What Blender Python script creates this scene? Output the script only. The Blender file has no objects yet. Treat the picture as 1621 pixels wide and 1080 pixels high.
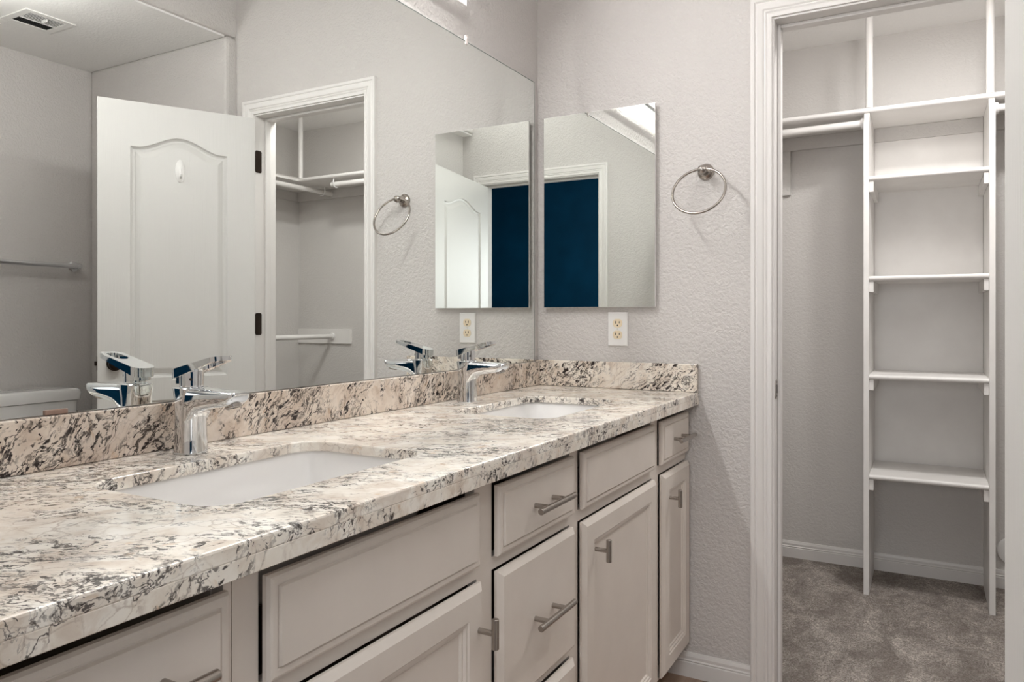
import bpy, bmesh, math, random
from mathutils import Vector, Matrix

PI = math.pi
SC = bpy.context.scene
COL = SC.collection
random.seed(7)

# ------------------------------------------------------------------ camera
cam_d = bpy.data.cameras.new('camera')
cam_d.sensor_width = 36.0
cam_d.lens = 1180.0 / 1621.0 * 36.0
cam_d.shift_y = -37.0 / 1621.0
cam_d.clip_start = 0.02
cam = bpy.data.objects.new('camera', cam_d)
COL.objects.link(cam)
cam.location = (1.2205, -2.378, 1.155)
cam.rotation_euler = (PI / 2, 0, math.radians(29.127))
SC.camera = cam

# ------------------------------------------------------------------ world, exposure
w = bpy.data.worlds.new('world')
SC.world = w
w.use_nodes = True
w.node_tree.nodes['Background'].inputs[0].default_value = (1, 1, 1, 1)
w.node_tree.nodes['Background'].inputs[1].default_value = 0.0
SC.view_settings.view_transform = 'Standard'
SC.view_settings.look = 'None'
SC.view_settings.exposure = -0.06
SC.view_settings.gamma = 1.0
SC.view_settings.use_curve_mapping = False
SC.cycles.use_denoising = True
SC.cycles.max_bounces = 14
SC.cycles.diffuse_bounces = 7
SC.cycles.glossy_bounces = 10
SC.cycles.sample_clamp_indirect = 40.0


def area(name, loc, rot, size, power, color=(1, 1, 1), size_y=None):
    d = bpy.data.lights.new(name, 'AREA')
    d.energy = power
    d.color = color
    d.size = size
    if size_y:
        d.shape = 'RECTANGLE'
        d.size_y = size_y
    else:
        d.shape = 'DISK'
    o = bpy.data.objects.new(name, d)
    COL.objects.link(o)
    o.location = loc
    o.rotation_euler = rot
    return o


def bulb(name, loc, radius, power, color=(1, 1, 1)):
    d = bpy.data.lights.new(name, 'POINT')
    d.energy = power
    d.color = color
    d.shadow_soft_size = radius
    o = bpy.data.objects.new(name, d)
    COL.objects.link(o)
    o.location = loc
    return o


def aim(loc, target):
    return (Vector(target) - Vector(loc)).to_track_quat('-Z', 'Y').to_euler()


VANITY_EMIT = 26.0
WARM = (1.0, 0.985, 0.965)
area('bathroom_fill', (1.25, -1.75, 2.86), (0, 0, 0), 0.9, 8, WARM)  # added fill under the bathroom ceiling, not a real fixture
bulb('closet_ceiling_lamp', (1.22, 0.24, 2.30), 0.08, 8, WARM)
area('closet_floor_fill', (1.40, 0.45, 2.41), (0, 0, 0), 0.16, 14.5, WARM)  # second closet source, added to lift the carpet
bulb('alcove_fill', (1.76, -0.985, 2.22), 0.07, 8, WARM)  # added fill for alcove and cabinet fronts; the alcove has no lamp
area('bedroom_fill', (1.3, -3.0, 2.55), (math.radians(-25), 0, 0), 0.5, 20, (0.95, 0.97, 1.0))  # unseen fill added behind the camera
area('doorway_front_fill', (0.98, -4.6, 1.5), aim((0.98, -4.6, 1.5), (1.12, 0, 1.2)), 1.15, 37, (0.99, 0.995, 1.0))  # added frontal fill shining through the doorway, no window there
area('doorway_side_fill', (2.75, -3.15, 1.6), aim((2.75, -3.15, 1.6), (0.6, -1.4, 0.8)), 1.1, 5, (0.99, 0.995, 1.0))  # added side fill toward the cabinet fronts, no window behind it

# ------------------------------------------------------------------ materials
MATS = {}


def S(c):
    return tuple(((v / 12.92) if v <= 0.04045 else ((v + 0.055) / 1.055) ** 2.4) for v in c)


def mat(name, color, rough=0.5, metal=0.0, spec=0.5, coat=0.0):
    m = bpy.data.materials.new(name)
    m.use_nodes = True
    b = m.node_tree.nodes['Principled BSDF']
    b.inputs['Base Color'].default_value = (*color, 1)
    b.inputs['Roughness'].default_value = rough
    b.inputs['Metallic'].default_value = metal
    b.inputs['Specular IOR Level'].default_value = spec
    b.inputs['Coat Weight'].default_value = coat
    MATS[name] = m
    return m


class NT:
    def __init__(s, m):
        s.m = m
        s.t = m.node_tree
        s.b = s.t.nodes['Principled BSDF']

    def n(s, typ, ins=None, **props):
        nd = s.t.nodes.new(typ)
        for k, v in props.items():
            setattr(nd, k, v)
        for k, v in (ins or {}).items():
            if isinstance(v, bpy.types.NodeSocket):
                s.t.links.new(v, nd.inputs[k])
            else:
                nd.inputs[k].default_value = v
        return nd

    def pos(s):
        return s.n('ShaderNodeNewGeometry').outputs['Position']

    def mapping(s, vec, rot=(0, 0, 0), scale=(1, 1, 1), loc=(0, 0, 0)):
        return s.n('ShaderNodeMapping', {'Vector': vec, 'Location': loc, 'Rotation': rot, 'Scale': scale}).outputs[0]

    def noise(s, vec, scale, detail=3, rough=0.5, dist=0.0):
        return s.n('ShaderNodeTexNoise', {'Vector': vec, 'Scale': scale, 'Detail': detail, 'Roughness': rough, 'Distortion': dist})

    def ramp(s, fac, stops, interp='LINEAR'):
        r = s.n('ShaderNodeValToRGB', {'Fac': fac})
        cr = r.color_ramp
        cr.interpolation = interp
        while len(cr.elements) < len(stops):
            cr.elements.new(0.5)
        for e, (p, c) in zip(cr.elements, stops):
            e.position = p
            e.color = (c, c, c, 1) if isinstance(c, (int, float)) else (*c, 1)
        return r.outputs['Color']

    def mix(s, fac, a, b, mode='MIX'):
        nd = s.n('ShaderNodeMix', data_type='RGBA', blend_type=mode)
        for k, v in ((0, fac), (6, a), (7, b)):
            if isinstance(v, bpy.types.NodeSocket):
                s.t.links.new(v, nd.inputs[k])
            else:
                nd.inputs[k].default_value = v if isinstance(v, (int, float)) else (*v, 1)
        return nd.outputs[2]

    def math(s, op, a, b=0.0):
        nd = s.n('ShaderNodeMath', {0: a, 1: b}, operation=op)
        return nd.outputs[0]

    def bump(s, h, strength, dist):
        nd = s.n('ShaderNodeBump', {'Height': h, 'Strength': strength, 'Distance': dist})
        s.t.links.new(nd.outputs[0], s.b.inputs['Normal'])

    def col(s, c):
        s.t.links.new(c, s.b.inputs['Base Color'])


def textured_paint(name, color, rough=0.55, strength=0.42, scale=85, dist=0.004, var=0.03):
    m = mat(name, color, rough, spec=0.35)
    t = NT(m)
    p = t.pos()
    a = t.noise(p, scale, 2.5, 0.55, 0.6)
    k = t.ramp(a.outputs[0], [(0.35, 0.0), (0.62, 1.0)])
    t.bump(k, strength, dist)
    b = t.noise(p, 2.2, 3)
    dark = tuple(c * (1 - var) for c in color)
    t.col(t.mix(t.ramp(b.outputs[0], [(0.3, 0.0), (0.7, 1.0)]), dark, color))
    return m


WALLC = (0.585, 0.56, 0.544)
textured_paint('wall_paint', WALLC)
textured_paint('closet_paint', (0.61, 0.59, 0.57), strength=0.25)
textured_paint('ceiling_paint', (0.87, 0.86, 0.845), strength=0.25)
textured_paint('blue_paint', (0.0006, 0.050, 0.11), 0.6, 0.2, var=0.35)
MATS['blue_paint'].node_tree.nodes['Principled BSDF'].inputs['Specular IOR Level'].default_value = 0.1


m = mat('white_trim', (0.72, 0.70, 0.683), 0.38)
m = mat('closet_white', (0.76, 0.745, 0.725), 0.42)
t = NT(m)
nz = t.noise(t.mapping(t.pos(), scale=(1, 1, 1)), 6, 4)
t.col(t.mix(t.ramp(nz.outputs[0], [(0.3, 0.0), (0.75, 1.0)]), (0.72, 0.70, 0.68), (0.80, 0.785, 0.765)))
m = mat('door_white', (0.64, 0.632, 0.615), 0.4)
t = NT(m)
tc = t.n('ShaderNodeTexCoord').outputs['Object']
g = t.noise(t.mapping(tc, scale=(190, 190, 5)), 1.0, 3, 0.6, 0.3)
t.bump(g.outputs[0], 0.3, 0.002)

m = mat('cabinet_paint', (0.475, 0.415, 0.375), 0.42)
t = NT(m)
nz = t.noise(t.pos(), 9, 4)
t.col(t.mix(t.ramp(nz.outputs[0], [(0.3, 0.0), (0.7, 1.0)]), (0.69, 0.63, 0.575), (0.73, 0.67, 0.615)))
mat('cabinet_gap_shade', (0.10, 0.07, 0.05), 0.8)  # dark colour stands in for shade in the gaps
mat('mirror_glass', (0.90, 0.925, 0.905), 0.0, 1.0)
mat('mirror_edge', (0.25, 0.30, 0.28), 0.15, 0.6)
mat('chrome', (0.76, 0.775, 0.79), 0.045, 1.0)
mat('satin_nickel', (0.40, 0.365, 0.335), 0.27, 1.0)
mat('dark_bronze', (0.035, 0.024, 0.018), 0.4, 0.7)
mat('bright_bead', (0.75, 0.72, 0.66), 0.3, 0.9)
mat('porcelain', (0.86, 0.85, 0.84), 0.08, coat=0.4)
mat('white_plastic', (0.80, 0.79, 0.78), 0.3)
mat('cream_plastic', (0.80, 0.68, 0.50), 0.35)
mat('slot_black', (0.02, 0.018, 0.016), 0.6)
mat('clip_plastic', (0.30, 0.20, 0.16), 0.35)
mat('clear_plastic', (0.80, 0.74, 0.72), 0.25)
mat('vent_white', (0.78, 0.77, 0.75), 0.4)
mat('vent_dark', (0.025, 0.025, 0.025), 0.8)

m = mat('lamp_tube', (1, 1, 1), 0.4)
b = m.node_tree.nodes['Principled BSDF']
mf = bpy.data.materials.new('light_filter')  # see-through filter that weakens the lamp's light on the wall
mf.use_nodes = True
MATS['light_filter'] = mf
nt_ = mf.node_tree
tl_ = nt_.nodes.new('ShaderNodeBsdfTransparent')
tl_.inputs['Color'].default_value = (0.775, 0.771, 0.765, 1)
df_ = nt_.nodes.new('ShaderNodeBsdfDiffuse')
df_.inputs['Color'].default_value = (0.35, 0.35, 0.35, 1)
ad_ = nt_.nodes.new('ShaderNodeAddShader')
nt_.links.new(tl_.outputs[0], ad_.inputs[0])
nt_.links.new(df_.outputs[0], ad_.inputs[1])
nt_.links.new(ad_.outputs[0], nt_.nodes['Material Output'].inputs['Surface'])
b.inputs['Emission Color'].default_value = (1.0, 0.985, 0.965, 1)
b.inputs['Emission Strength'].default_value = VANITY_EMIT

# granite: cream crystals, hairline net and dark strokes running along one direction of the slab
def granite(name, d, dens, dark, k, light):
    d = Vector(d).normalized()
    m = mat(name, (0.7, 0.65, 0.58), 0.12, spec=0.5)
    t = NT(m)
    p = t.pos()
    V = lambda op, a, b_=None, sc=None: t.n('ShaderNodeVectorMath', {k_: v for k_, v in ((0, a), (1, b_), ('Scale', sc)) if v is not None}, operation=op)
    wob = t.noise(p, 8, 3).outputs['Color']
    fine = t.noise(p, 85, 3, 0.65).outputs['Color']
    pv = V('ADD', p, V('SCALE', wob, sc=0.085).outputs[0]).outputs[0]
    pv = V('ADD', pv, V('SCALE', fine, sc=0.009).outputs[0]).outputs[0]

    def stretch(kk):
        dp = V('DOT_PRODUCT', pv, tuple(d)).outputs['Value']
        off = V('SCALE', tuple(d), sc=t.math('MULTIPLY', dp, 1 - 1 / kk)).outputs[0]
        return V('SUBTRACT', pv, off).outputs[0]
    q2, qk, ql = stretch(1.8), stretch(k), stretch(k * 1.7)
    R_ = lambda f, a, b_, hi=1.0: t.ramp(f, [(a, 0.0), (b_, hi)])
    N_ = lambda v, sc, det=3, ro=0.55, di=0.0: t.noise(v, sc, det, ro, di).outputs[0]
    base = t.mix(R_(N_(pv, 17, 5, 0.62), 0.34, 0.60), (0.66, 0.57, 0.49), (0.86, 0.815, 0.745))
    base = t.mix(R_(N_(q2, 30, 4), 0.46, 0.62, 0.85), base, (0.90, 0.87, 0.82))
    base = t.mix(R_(N_(pv, 7.5, 3, 0.5, 0.5), 0.54, 0.68, 0.55), base, (0.66, 0.59, 0.53))
    base = t.mix(R_(N_(pv, 33, 3), 0.64, 0.72, 0.5), base, (0.62, 0.42, 0.25))
    base = t.mix(1.0, base, light, 'MULTIPLY')  # per-face tint puts the fall of light into the stone colour
    vo = t.n('ShaderNodeTexVoronoi', {'Vector': q2, 'Scale': 52.0}, feature='DISTANCE_TO_EDGE').outputs['Distance']
    net = t.math('MULTIPLY', t.ramp(vo, [(0.0, 1.0), (0.06, 0.0)]), R_(N_(pv, 20, 2), 0.42, 0.6, 0.5))
    base = t.mix(net, base, (0.30, 0.21, 0.16))
    clus = R_(N_(q2, 7.5, 4, 0.65), 0.50 - dens, 0.57 - dens)
    clus2 = R_(N_(q2, 10, 4, 0.65), 0.48 - dens, 0.55 - dens)
    clus3 = R_(N_(pv, 4.5, 3, 0.6), 0.44 - dens, 0.52 - dens)
    # crack-like veins: contour lines of a stretched noise, broken up by the cluster masks
    for vec, sc, wd, cl, a in ((qk, 26, 0.019, clus2, 0.95), (ql, 48, 0.020, clus, 0.8), (qk, 14, 0.0105, clus3, 1.0)):
        rid = t.math('ABSOLUTE', t.math('SUBTRACT', N_(vec, sc, 4, 0.6), 0.5))
        vein = t.math('MULTIPLY', t.ramp(rid, [(0.0, 1.0), (wd * 0.45, 0.9), (wd, 0.0)]), cl)
        base = t.mix(t.math('MULTIPLY', vein, dark * a), base, (0.045, 0.034, 0.030))
    # short heavy strokes of two sizes
    for vec, sc, lo, cl in ((qk, 95, 0.575, clus), (ql, 170, 0.585, clus2)):
        st = t.math('MULTIPLY', R_(N_(vec, sc, 3, 0.6), lo, lo + 0.03), cl)
        base = t.mix(t.math('MULTIPLY', st, dark), base, (0.028, 0.02, 0.02))
    t.col(base)


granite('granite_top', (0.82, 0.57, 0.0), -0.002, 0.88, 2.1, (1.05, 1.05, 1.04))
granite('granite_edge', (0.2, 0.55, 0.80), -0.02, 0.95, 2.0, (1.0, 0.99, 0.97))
granite('granite_side_shaded', (0.1, 0.62, 0.78), 0.025, 1.0, 2.4, (0.88, 0.82, 0.78))  # darker copy of the stone, shade painted in
granite('granite_back_shaded', (0.74, 0.1, 0.66), 0.02, 1.0, 2.6, (0.93, 0.90, 0.87))  # slightly darkened copy, shade of the back strip painted in

# carpet
m = mat('carpet', (0.25, 0.21, 0.18), 0.95, spec=0.1)
t = NT(m)
p = t.pos()
a1 = t.noise(p, 190, 3, 0.75)
a2 = t.noise(t.mapping(p, rot=(0, 0, 0.5), scale=(1, 0.55, 1)), 8, 5, 0.65, 0.9)
a3 = t.noise(p, 45, 3, 0.6)
c = t.mix(t.ramp(a1.outputs[0], [(0.38, 0.0), (0.62, 1.0)]), (0.27, 0.23, 0.205), (1.0, 0.92, 0.845))
c = t.mix(t.ramp(a3.outputs[0], [(0.35, 0.45), (0.6, 0.0)]), c, (0.26, 0.22, 0.19))
c = t.mix(t.ramp(a2.outputs[0], [(0.38, 0.7), (0.66, 0.0)]), c, (0.21, 0.175, 0.155))
t.col(c)
t.bump(a1.outputs[0], 1.0, 0.012)

# brown plank tile
m = mat('plank_tile', (0.2, 0.12, 0.08), 0.4)
t = NT(m)
p = t.pos()
br = t.n('ShaderNodeTexBrick', {'Vector': t.mapping(p, rot=(0, 0, PI / 2)), 'Scale': 1.0, 'Mortar Size': 0.003, 'Brick Width': 0.9, 'Row Height': 0.15,
         'Color1': (0.26, 0.165, 0.115, 1), 'Color2': (0.18, 0.11, 0.078, 1), 'Mortar': (0.06, 0.05, 0.045, 1)})
gr = t.noise(t.mapping(p, scale=(40, 3, 1)), 1.0, 4, 0.6, 0.5)
t.col(t.mix(t.ramp(gr.outputs[0], [(0.3, 0.0), (0.7, 0.7)]), br.outputs['Color'], (0.40, 0.29, 0.215)))

# ------------------------------------------------------------------ mesh helpers
def quad(bm, *pts):
    vs = [bm.verts.new(q) for q in pts]
    return bm.faces.new(vs)


def box(bm, x0, x1, y0, y1, z0, z1, bev=0.0, seg=2):
    tmp = bmesh.new()
    bmesh.ops.create_cube(tmp, size=1.0)
    for v in tmp.verts:
        v.co = Vector((x0 + (v.co.x + .5) * (x1 - x0), y0 + (v.co.y + .5) * (y1 - y0), z0 + (v.co.z + .5) * (z1 - z0)))
    if bev:
        bmesh.ops.bevel(tmp, geom=list(tmp.edges), offset=bev, segments=seg, affect='EDGES', profile=0.5)
    merge(bm, tmp)


def merge(bm, tmp, M=None):
    if M is not None:
        bmesh.ops.transform(tmp, matrix=M, verts=tmp.verts)
    mp = {}
    for v in tmp.verts:
        mp[v] = bm.verts.new(v.co)
    for f in tmp.faces:
        try:
            bm.faces.new([mp[v] for v in f.verts])
        except ValueError:
            pass
    tmp.free()


def loft(bm, loops, cap0=True, cap1=True, closed=False):
    vs = [[bm.verts.new(q) for q in L] for L in loops]
    n = len(vs[0])
    rng = range(len(vs) if closed else len(vs) - 1)
    for i in rng:
        a, b_ = vs[i], vs[(i + 1) % len(vs)]
        for k in range(n):
            bm.faces.new((a[k], a[(k + 1) % n], b_[(k + 1) % n], b_[k]))
    if not closed:
        if cap0:
            bm.faces.new(vs[0][::-1])
        if cap1:
            bm.faces.new(vs[-1])
    return vs


def frame_of(d):
    d = d.normalized()
    a = Vector((0, 0, 1)) if abs(d.z) < 0.9 else Vector((1, 0, 0))
    u = d.cross(a).normalized()
    return u, d.cross(u).normalized()


def cyl(bm, p0, p1, r0, r1=None, seg=24, bev=0.0):
    p0, p1 = Vector(p0), Vector(p1)
    r1 = r0 if r1 is None else r1
    u, v = frame_of(p1 - p0)
    d = (p1 - p0).normalized()
    prof = [(0, r0), (1, r1)]
    L = (p1 - p0).length
    if bev:
        prof = [(0, r0 - bev), (bev * .4 / L, r0 - bev * .35), (bev / L, r0), (1 - bev / L, r1), (1 - bev * .4 / L, r1 - bev * .35), (1, r1 - bev)]
    loft(bm, [[p0 + d * L * s_ + (u * math.cos(2 * PI * k / seg) + v * math.sin(2 * PI * k / seg)) * r_ for k in range(seg)] for s_, r_ in prof])


def lathe(bm, prof, origin, axis, seg=32):
    """prof: (distance along axis, radius)"""
    o = Vector(origin)
    d = Vector(axis).normalized()
    u, v = frame_of(d)
    loft(bm, [[o + d * h + (u * math.cos(2 * PI * k / seg) + v * math.sin(2 * PI * k / seg)) * max(r_, 1e-4) for k in range(seg)] for h, r_ in prof])


def tube(bm, pts, r, seg=14, closed=False):
    pts = [Vector(q) for q in pts]
    n = len(pts)
    loops = []
    prev = None
    for i in range(n):
        a = pts[(i - 1) % n] if (closed or i > 0) else pts[i]
        c_ = pts[(i + 1) % n] if (closed or i < n - 1) else pts[i]
        d = (c_ - a).normalized()
        if prev is None:
            u, v = frame_of(d)
        else:
            u = (prev - d * prev.dot(d)).normalized()
            v = d.cross(u)
        prev = u
        loops.append([pts[i] + (u * math.cos(2 * PI * k / seg) + v * math.sin(2 * PI * k / seg)) * r for k in range(seg)])
    loft(bm, loops, closed=closed)


def sphere(bm, c, r, sx=1, sy=1, sz=1, seg=20):
    tmp = bmesh.new()
    bmesh.ops.create_uvsphere(tmp, u_segments=seg, v_segments=seg // 2, radius=r)
    merge(bm, tmp, Matrix.Translation(c) @ Matrix.Diagonal((sx, sy, sz, 1)))


def rrect(cx, cy, hx, hy, r, n=6):
    pts = []
    for (sx, sy, a0) in ((1, 1, 0), (-1, 1, 90), (-1, -1, 180), (1, -1, 270)):
        for k in range(n + 1):
            a = math.radians(a0 + 90 * k / n)
            pts.append((cx + sx * (hx - r) + r * math.cos(a), cy + sy * (hy - r) + r * math.sin(a)))
    return pts


def front_panel(bm, x0, y0, y1, z0, z1, prof):
    """rectangular face on the +x side: prof = (inset, height above x0)"""
    loops = []
    for ins, h in prof:
        loops.append([(x0 + h, y0 + ins, z0 + ins), (x0 + h, y1 - ins, z0 + ins), (x0 + h, y1 - ins, z1 - ins), (x0 + h, y0 + ins, z1 - ins)])
    loft(bm, loops)


def obj(name, bm, material, parent=None, smooth=None, bevel=0.0, world=True, kind=None):
    bmesh.ops.recalc_face_normals(bm, faces=bm.faces)
    if parent is not None and world:
        inv = root_matrix(parent).inverted()
        bmesh.ops.transform(bm, matrix=inv, verts=bm.verts)
    me = bpy.data.meshes.new(name)
    bm.to_mesh(me)
    bm.free()
    me.materials.append(MATS[material])
    o = bpy.data.objects.new(name, me)
    COL.objects.link(o)
    if parent is not None:
        o.parent = parent
    if smooth:
        for f in me.polygons:
            f.use_smooth = True
        md = o.modifiers.new('edge_split', 'EDGE_SPLIT')
        md.split_angle = math.radians(smooth)
    if bevel:
        md = o.modifiers.new('bevel', 'BEVEL')
        md.width = bevel
        md.segments = 2
        md.limit_method = 'ANGLE'
        md.angle_limit = math.radians(40)
    if kind:
        o['kind'] = kind
    return o


def root_matrix(o):
    M_ = o.matrix_basis.copy()
    while o.parent is not None:
        o = o.parent
        M_ = o.matrix_basis @ M_
    return M_


def tag(o, label, cat, group=None):
    o['label'] = label
    o['category'] = cat
    if group:
        o['group'] = group
    return o


def thing(name, loc, label, cat, group=None, rotz=0.0):
    o = bpy.data.objects.new(name, None)
    COL.objects.link(o)
    o.location = loc
    o.rotation_euler = (0, 0, rotz)
    o.empty_display_size = 0.05
    return tag(o, label, cat, group)


def single(name, bm, material, label, cat, group=None, loc=None, **kw):
    """a thing that is one mesh; its origin goes to loc"""
    if loc is not None:
        bmesh.ops.transform(bm, matrix=Matrix.Translation(-Vector(loc)), verts=bm.verts)
    o = obj(name, bm, material, **kw)
    if loc is not None:
        o.location = loc
    return tag(o, label, cat, group)


def struct(name, boxes, material, label=None, bev=0.0, bevel=0.0):
    bm = bmesh.new()
    for q in boxes:
        box(bm, *q, bev)
    o = obj(name, bm, material, bevel=bevel, kind='structure')
    if label:
        o['label'] = label
    return o


def copy_tree(o, parent=None):
    c_ = o.copy()
    COL.objects.link(c_)
    if parent is not None:
        c_.parent = parent
    for ch in [q for q in bpy.data.objects if q.parent == o]:
        copy_tree(ch, c_)
    return c_


# ------------------------------------------------------------------ setting
YE = -2.10          # inner face of the entry wall
HB = 2.90           # bathroom ceiling
HC = 2.44           # closet and alcove ceiling
XA = 1.57           # face of the alcove soffit
XF = 2.60           # far wall of alcove and closet
YA = -0.055         # back wall of the alcove
YC = 1.41           # back wall of the closet
D1L, D1R, D1H = 0.812, 1.445, 2.066     # closet doorway
D2L, D2R, D2H = 0.63, 1.495, 2.075      # entry doorway

struct('floor', [(-0.1, XF + .1, YE - .12, 0.05, -0.1, 0.0)], 'plank_tile', 'brown wood-look plank floor of the bathroom')
struct('floor_closet', [(0.35, XF + .1, 0.05, YC + .1, -0.1, 0.004)], 'carpet', 'grey-brown carpet of the closet')
struct('floor_bedroom', [(-1.5, 3.6, -4.9, YE - .12, -0.1, 0.0)], 'carpet', 'carpet of the bedroom')
struct('wall_left', [(-0.12, 0, YE - .12, 0.12, 0, HB)], 'wall_paint', 'pale textured wall behind the vanity mirror')
struct('wall_back', [(0, D1L - .02, 0, 0.12, 0, HB), (D1R + .02, XA + .02, 0, 0.12, 0, HB), (D1L - .02, D1R + .02, 0, 0.12, D1H + .02, HB)], 'wall_paint', 'pale textured wall with the closet doorway')
bm = bmesh.new()
box(bm, XA, XF, YA, 0.12, 0, HC)
obj('wall_alcove', bm, 'wall_paint', bevel=0.015, kind='structure')['label'] = 'back wall of the toilet alcove'
struct('wall_soffit', [(XA, XF, YE, 0.12, HC, HB)], 'wall_paint', 'lowered ceiling block over the toilet alcove', bevel=0.012)
struct('ceiling_alcove', [(XA + .013, XF, YE, YA, HC - .008, HC)], 'ceiling_paint', 'low ceiling of the toilet alcove')
struct('wall_right', [(XF, XF + .12, YE - .12, YC + .12, 0, HB)], 'wall_paint', 'far wall of the toilet alcove')
struct('wall_partition', [(1.66, XF, YE, -1.06, 0, HC - .008)], 'wall_paint', 'wall beside the entry door')
struct('wall_entry', [(0, D2L - .02, YE - .12, YE, 0, HB), (D2R + .02, XF, YE - .12, YE, 0, HB), (D2L - .02, D2R + .02, YE - .12, YE, D2H + .02, HB)], 'wall_paint', 'wall with the entry doorway')
struct('ceiling', [(-0.12, XF + .12, YE - .12, 0.12, HB, HB + .1)], 'ceiling_paint', 'ceiling of the bathroom')
struct('wall_closet_back', [(0.33, XF, YC, YC + .12, 0, HC)], 'closet_paint', 'back wall of the closet')
struct('wall_closet_left', [(0.33, 0.45, 0.12, YC, 0, HC)], 'closet_paint', 'left wall of the closet')
struct('wall_closet_right', [(XF - .01, XF, 0.12, YC, 0, HC)], 'closet_paint', 'right wall of the closet')
struct('ceiling_closet', [(0.33, XF, 0.12, YC + .12, HC, HC + .1)], 'ceiling_paint', 'ceiling of the closet')
struct('wall_bedroom_far', [(-1.5, 3.6, -4.9, -4.8, 0, 2.7)], 'blue_paint', 'dark blue bedroom wall seen through the entry doorway')
struct('wall_bedroom_left', [(-1.6, -1.5, -4.9, YE - .12, 0, 2.7)], 'blue_paint')
struct('wall_bedroom_right', [(3.6, 3.7, -4.9, YE - .12, 0, 2.7)], 'blue_paint')
struct('wall_bedroom_near', [(-1.5, -0.12, YE - .12, YE, 0, 2.7), (XF + .12, 3.6, YE - .12, YE, 0, 2.7)], 'blue_paint')
struct('ceiling_bedroom', [(-1.5, 3.6, -4.9, YE - .12, 2.7, 2.8)], 'ceiling_paint')

# casing: colonial profile swept round a doorway
CAS = [(0.0, 0.0), (0.0, 0.008), (0.004, 0.0095), (0.010, 0.0095), (0.013, 0.0075), (0.018, 0.0105), (0.022, 0.009), (0.026, 0.0125), (0.042, 0.0165), (0.046, 0.014), (0.050, 0.018), (0.058, 0.0185), (0.061, 0.017), (0.061, 0.0)]


def casing(name, xl, xr, zt, yw, sgn, label):
    bm = bmesh.new()
    rows = []
    for d, tk in CAS:
        y = yw + sgn * tk
        rows.append([bm.verts.new((xl - d, y, 0.0)), bm.verts.new((xl - d, y, zt + d)), bm.verts.new((xr + d, y, zt + d)), bm.verts.new((xr + d, y, 0.0))])
    n = len(rows)
    for i in range(n):
        a, b_ = rows[i], rows[(i + 1) % n]
        for k in range(3):
            bm.faces.new((a[k], a[k + 1], b_[k + 1], b_[k]))
    bm.faces.new([r_[0] for r_ in rows])
    bm.faces.new([r_[3] for r_ in rows][::-1])
    o = obj(name, bm, 'white_trim', smooth=25, kind='structure')
    o['label'] = label
    return o


casing('trim_1', D1L - .006, D1R + .006, D1H + .006, 0.0, -1, 'white moulded casing around the closet doorway')
casing('trim_3', D2L - .006, D2R + .006, D2H + .006, YE, 1, 'white moulded casing around the entry doorway')


def jamb(name, xl, xr, zt, y0, y1, sy0, sy1, label):
    bm = bmesh.new()
    tk = 0.02
    box(bm, xl - tk, xl, y0, y1, 0, zt)
    box(bm, xr, xr + tk, y0, y1, 0, zt)
    box(bm, xl - tk, xr + tk, y0, y1, zt, zt + tk)
    for q in ((xl, xl + .011, sy0, sy1, 0.005, zt), (xr - .011, xr, sy0, sy1, 0.005, zt), (xl + .011, xr - .011, sy0, sy1, zt - .011, zt)):
        box(bm, *q, 0.003)
    o = obj(name, bm, 'white_trim', kind='structure')
    o['label'] = label
    return o


j1 = jamb('trim_2', D1L, D1R, D1H, -0.001, 0.121, 0.052, 0.084, 'white jamb and stop of the closet doorway')
j2 = jamb('trim_4', D2L, D2R, D2H, YE - .121, YE + .001, YE - .084, YE - .045, 'white jamb and stop of the entry doorway')
# strike plate on the left jamb
bm = bmesh.new()
pts = rrect(0.030, 0.9345, 0.016, 0.029, 0.011)
loft(bm, [[(D1L + .0001, a, b_) for a, b_ in pts], [(D1L + .0022, a, b_) for a, b_ in pts]])
sp = obj('strike_plate', bm, 'satin_nickel', j1, world=False)
bm = bmesh.new()
pts = rrect(0.036, 0.9345, 0.005, 0.013, 0.003)
loft(bm, [[(D1L + .001, a, b_) for a, b_ in pts], [(D1L + .0026, a, b_) for a, b_ in pts]])
for zz in (0.9555, 0.9135):
    cyl(bm, (D1L + .001, 0.035, zz), (D1L + .0027, 0.035, zz), 0.003, seg=12)
obj('latch_hole', bm, 'slot_black', sp, world=False)

# baseboards
BASE = [(0.0, 0.0), (0.011, 0.0), (0.011, 0.046), (0.008, 0.049), (0.011, 0.053), (0.008, 0.057), (0.0085, 0.066), (0.005, 0.077), (0.0, 0.078)]


def baseboard(name, p0, p1, nrm, z0, label):
    p0, p1, nrm = Vector((*p0, z0)), Vector((*p1, z0)), Vector((*nrm, 0))
    bm = bmesh.new()
    loft(bm, [[q + nrm * a + Vector((0, 0, h)) for a, h in BASE] for q in (p0, p1)])
    o = obj(name, bm, 'white_trim', kind='structure')
    o['label'] = label
    return o


baseboard('baseboard_back', (0.47, 0), (D1L - .068, 0), (0, -1), 0, 'white baseboard between vanity and closet doorway')
baseboard('baseboard_closet', (0.45, YC), (XF - .01, YC), (0, -1), 0.004, 'white baseboard along the closet back wall')
baseboard('baseboard_closet_right', (XF - .01, 0.12), (XF - .01, YC - .011), (-1, 0), 0.004, 'white baseboard along the right closet wall')
baseboard('baseboard_alcove', (XF, -0.98), (XF, YA), (-1, 0), 0, 'white baseboard in the toilet alcove')


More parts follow.
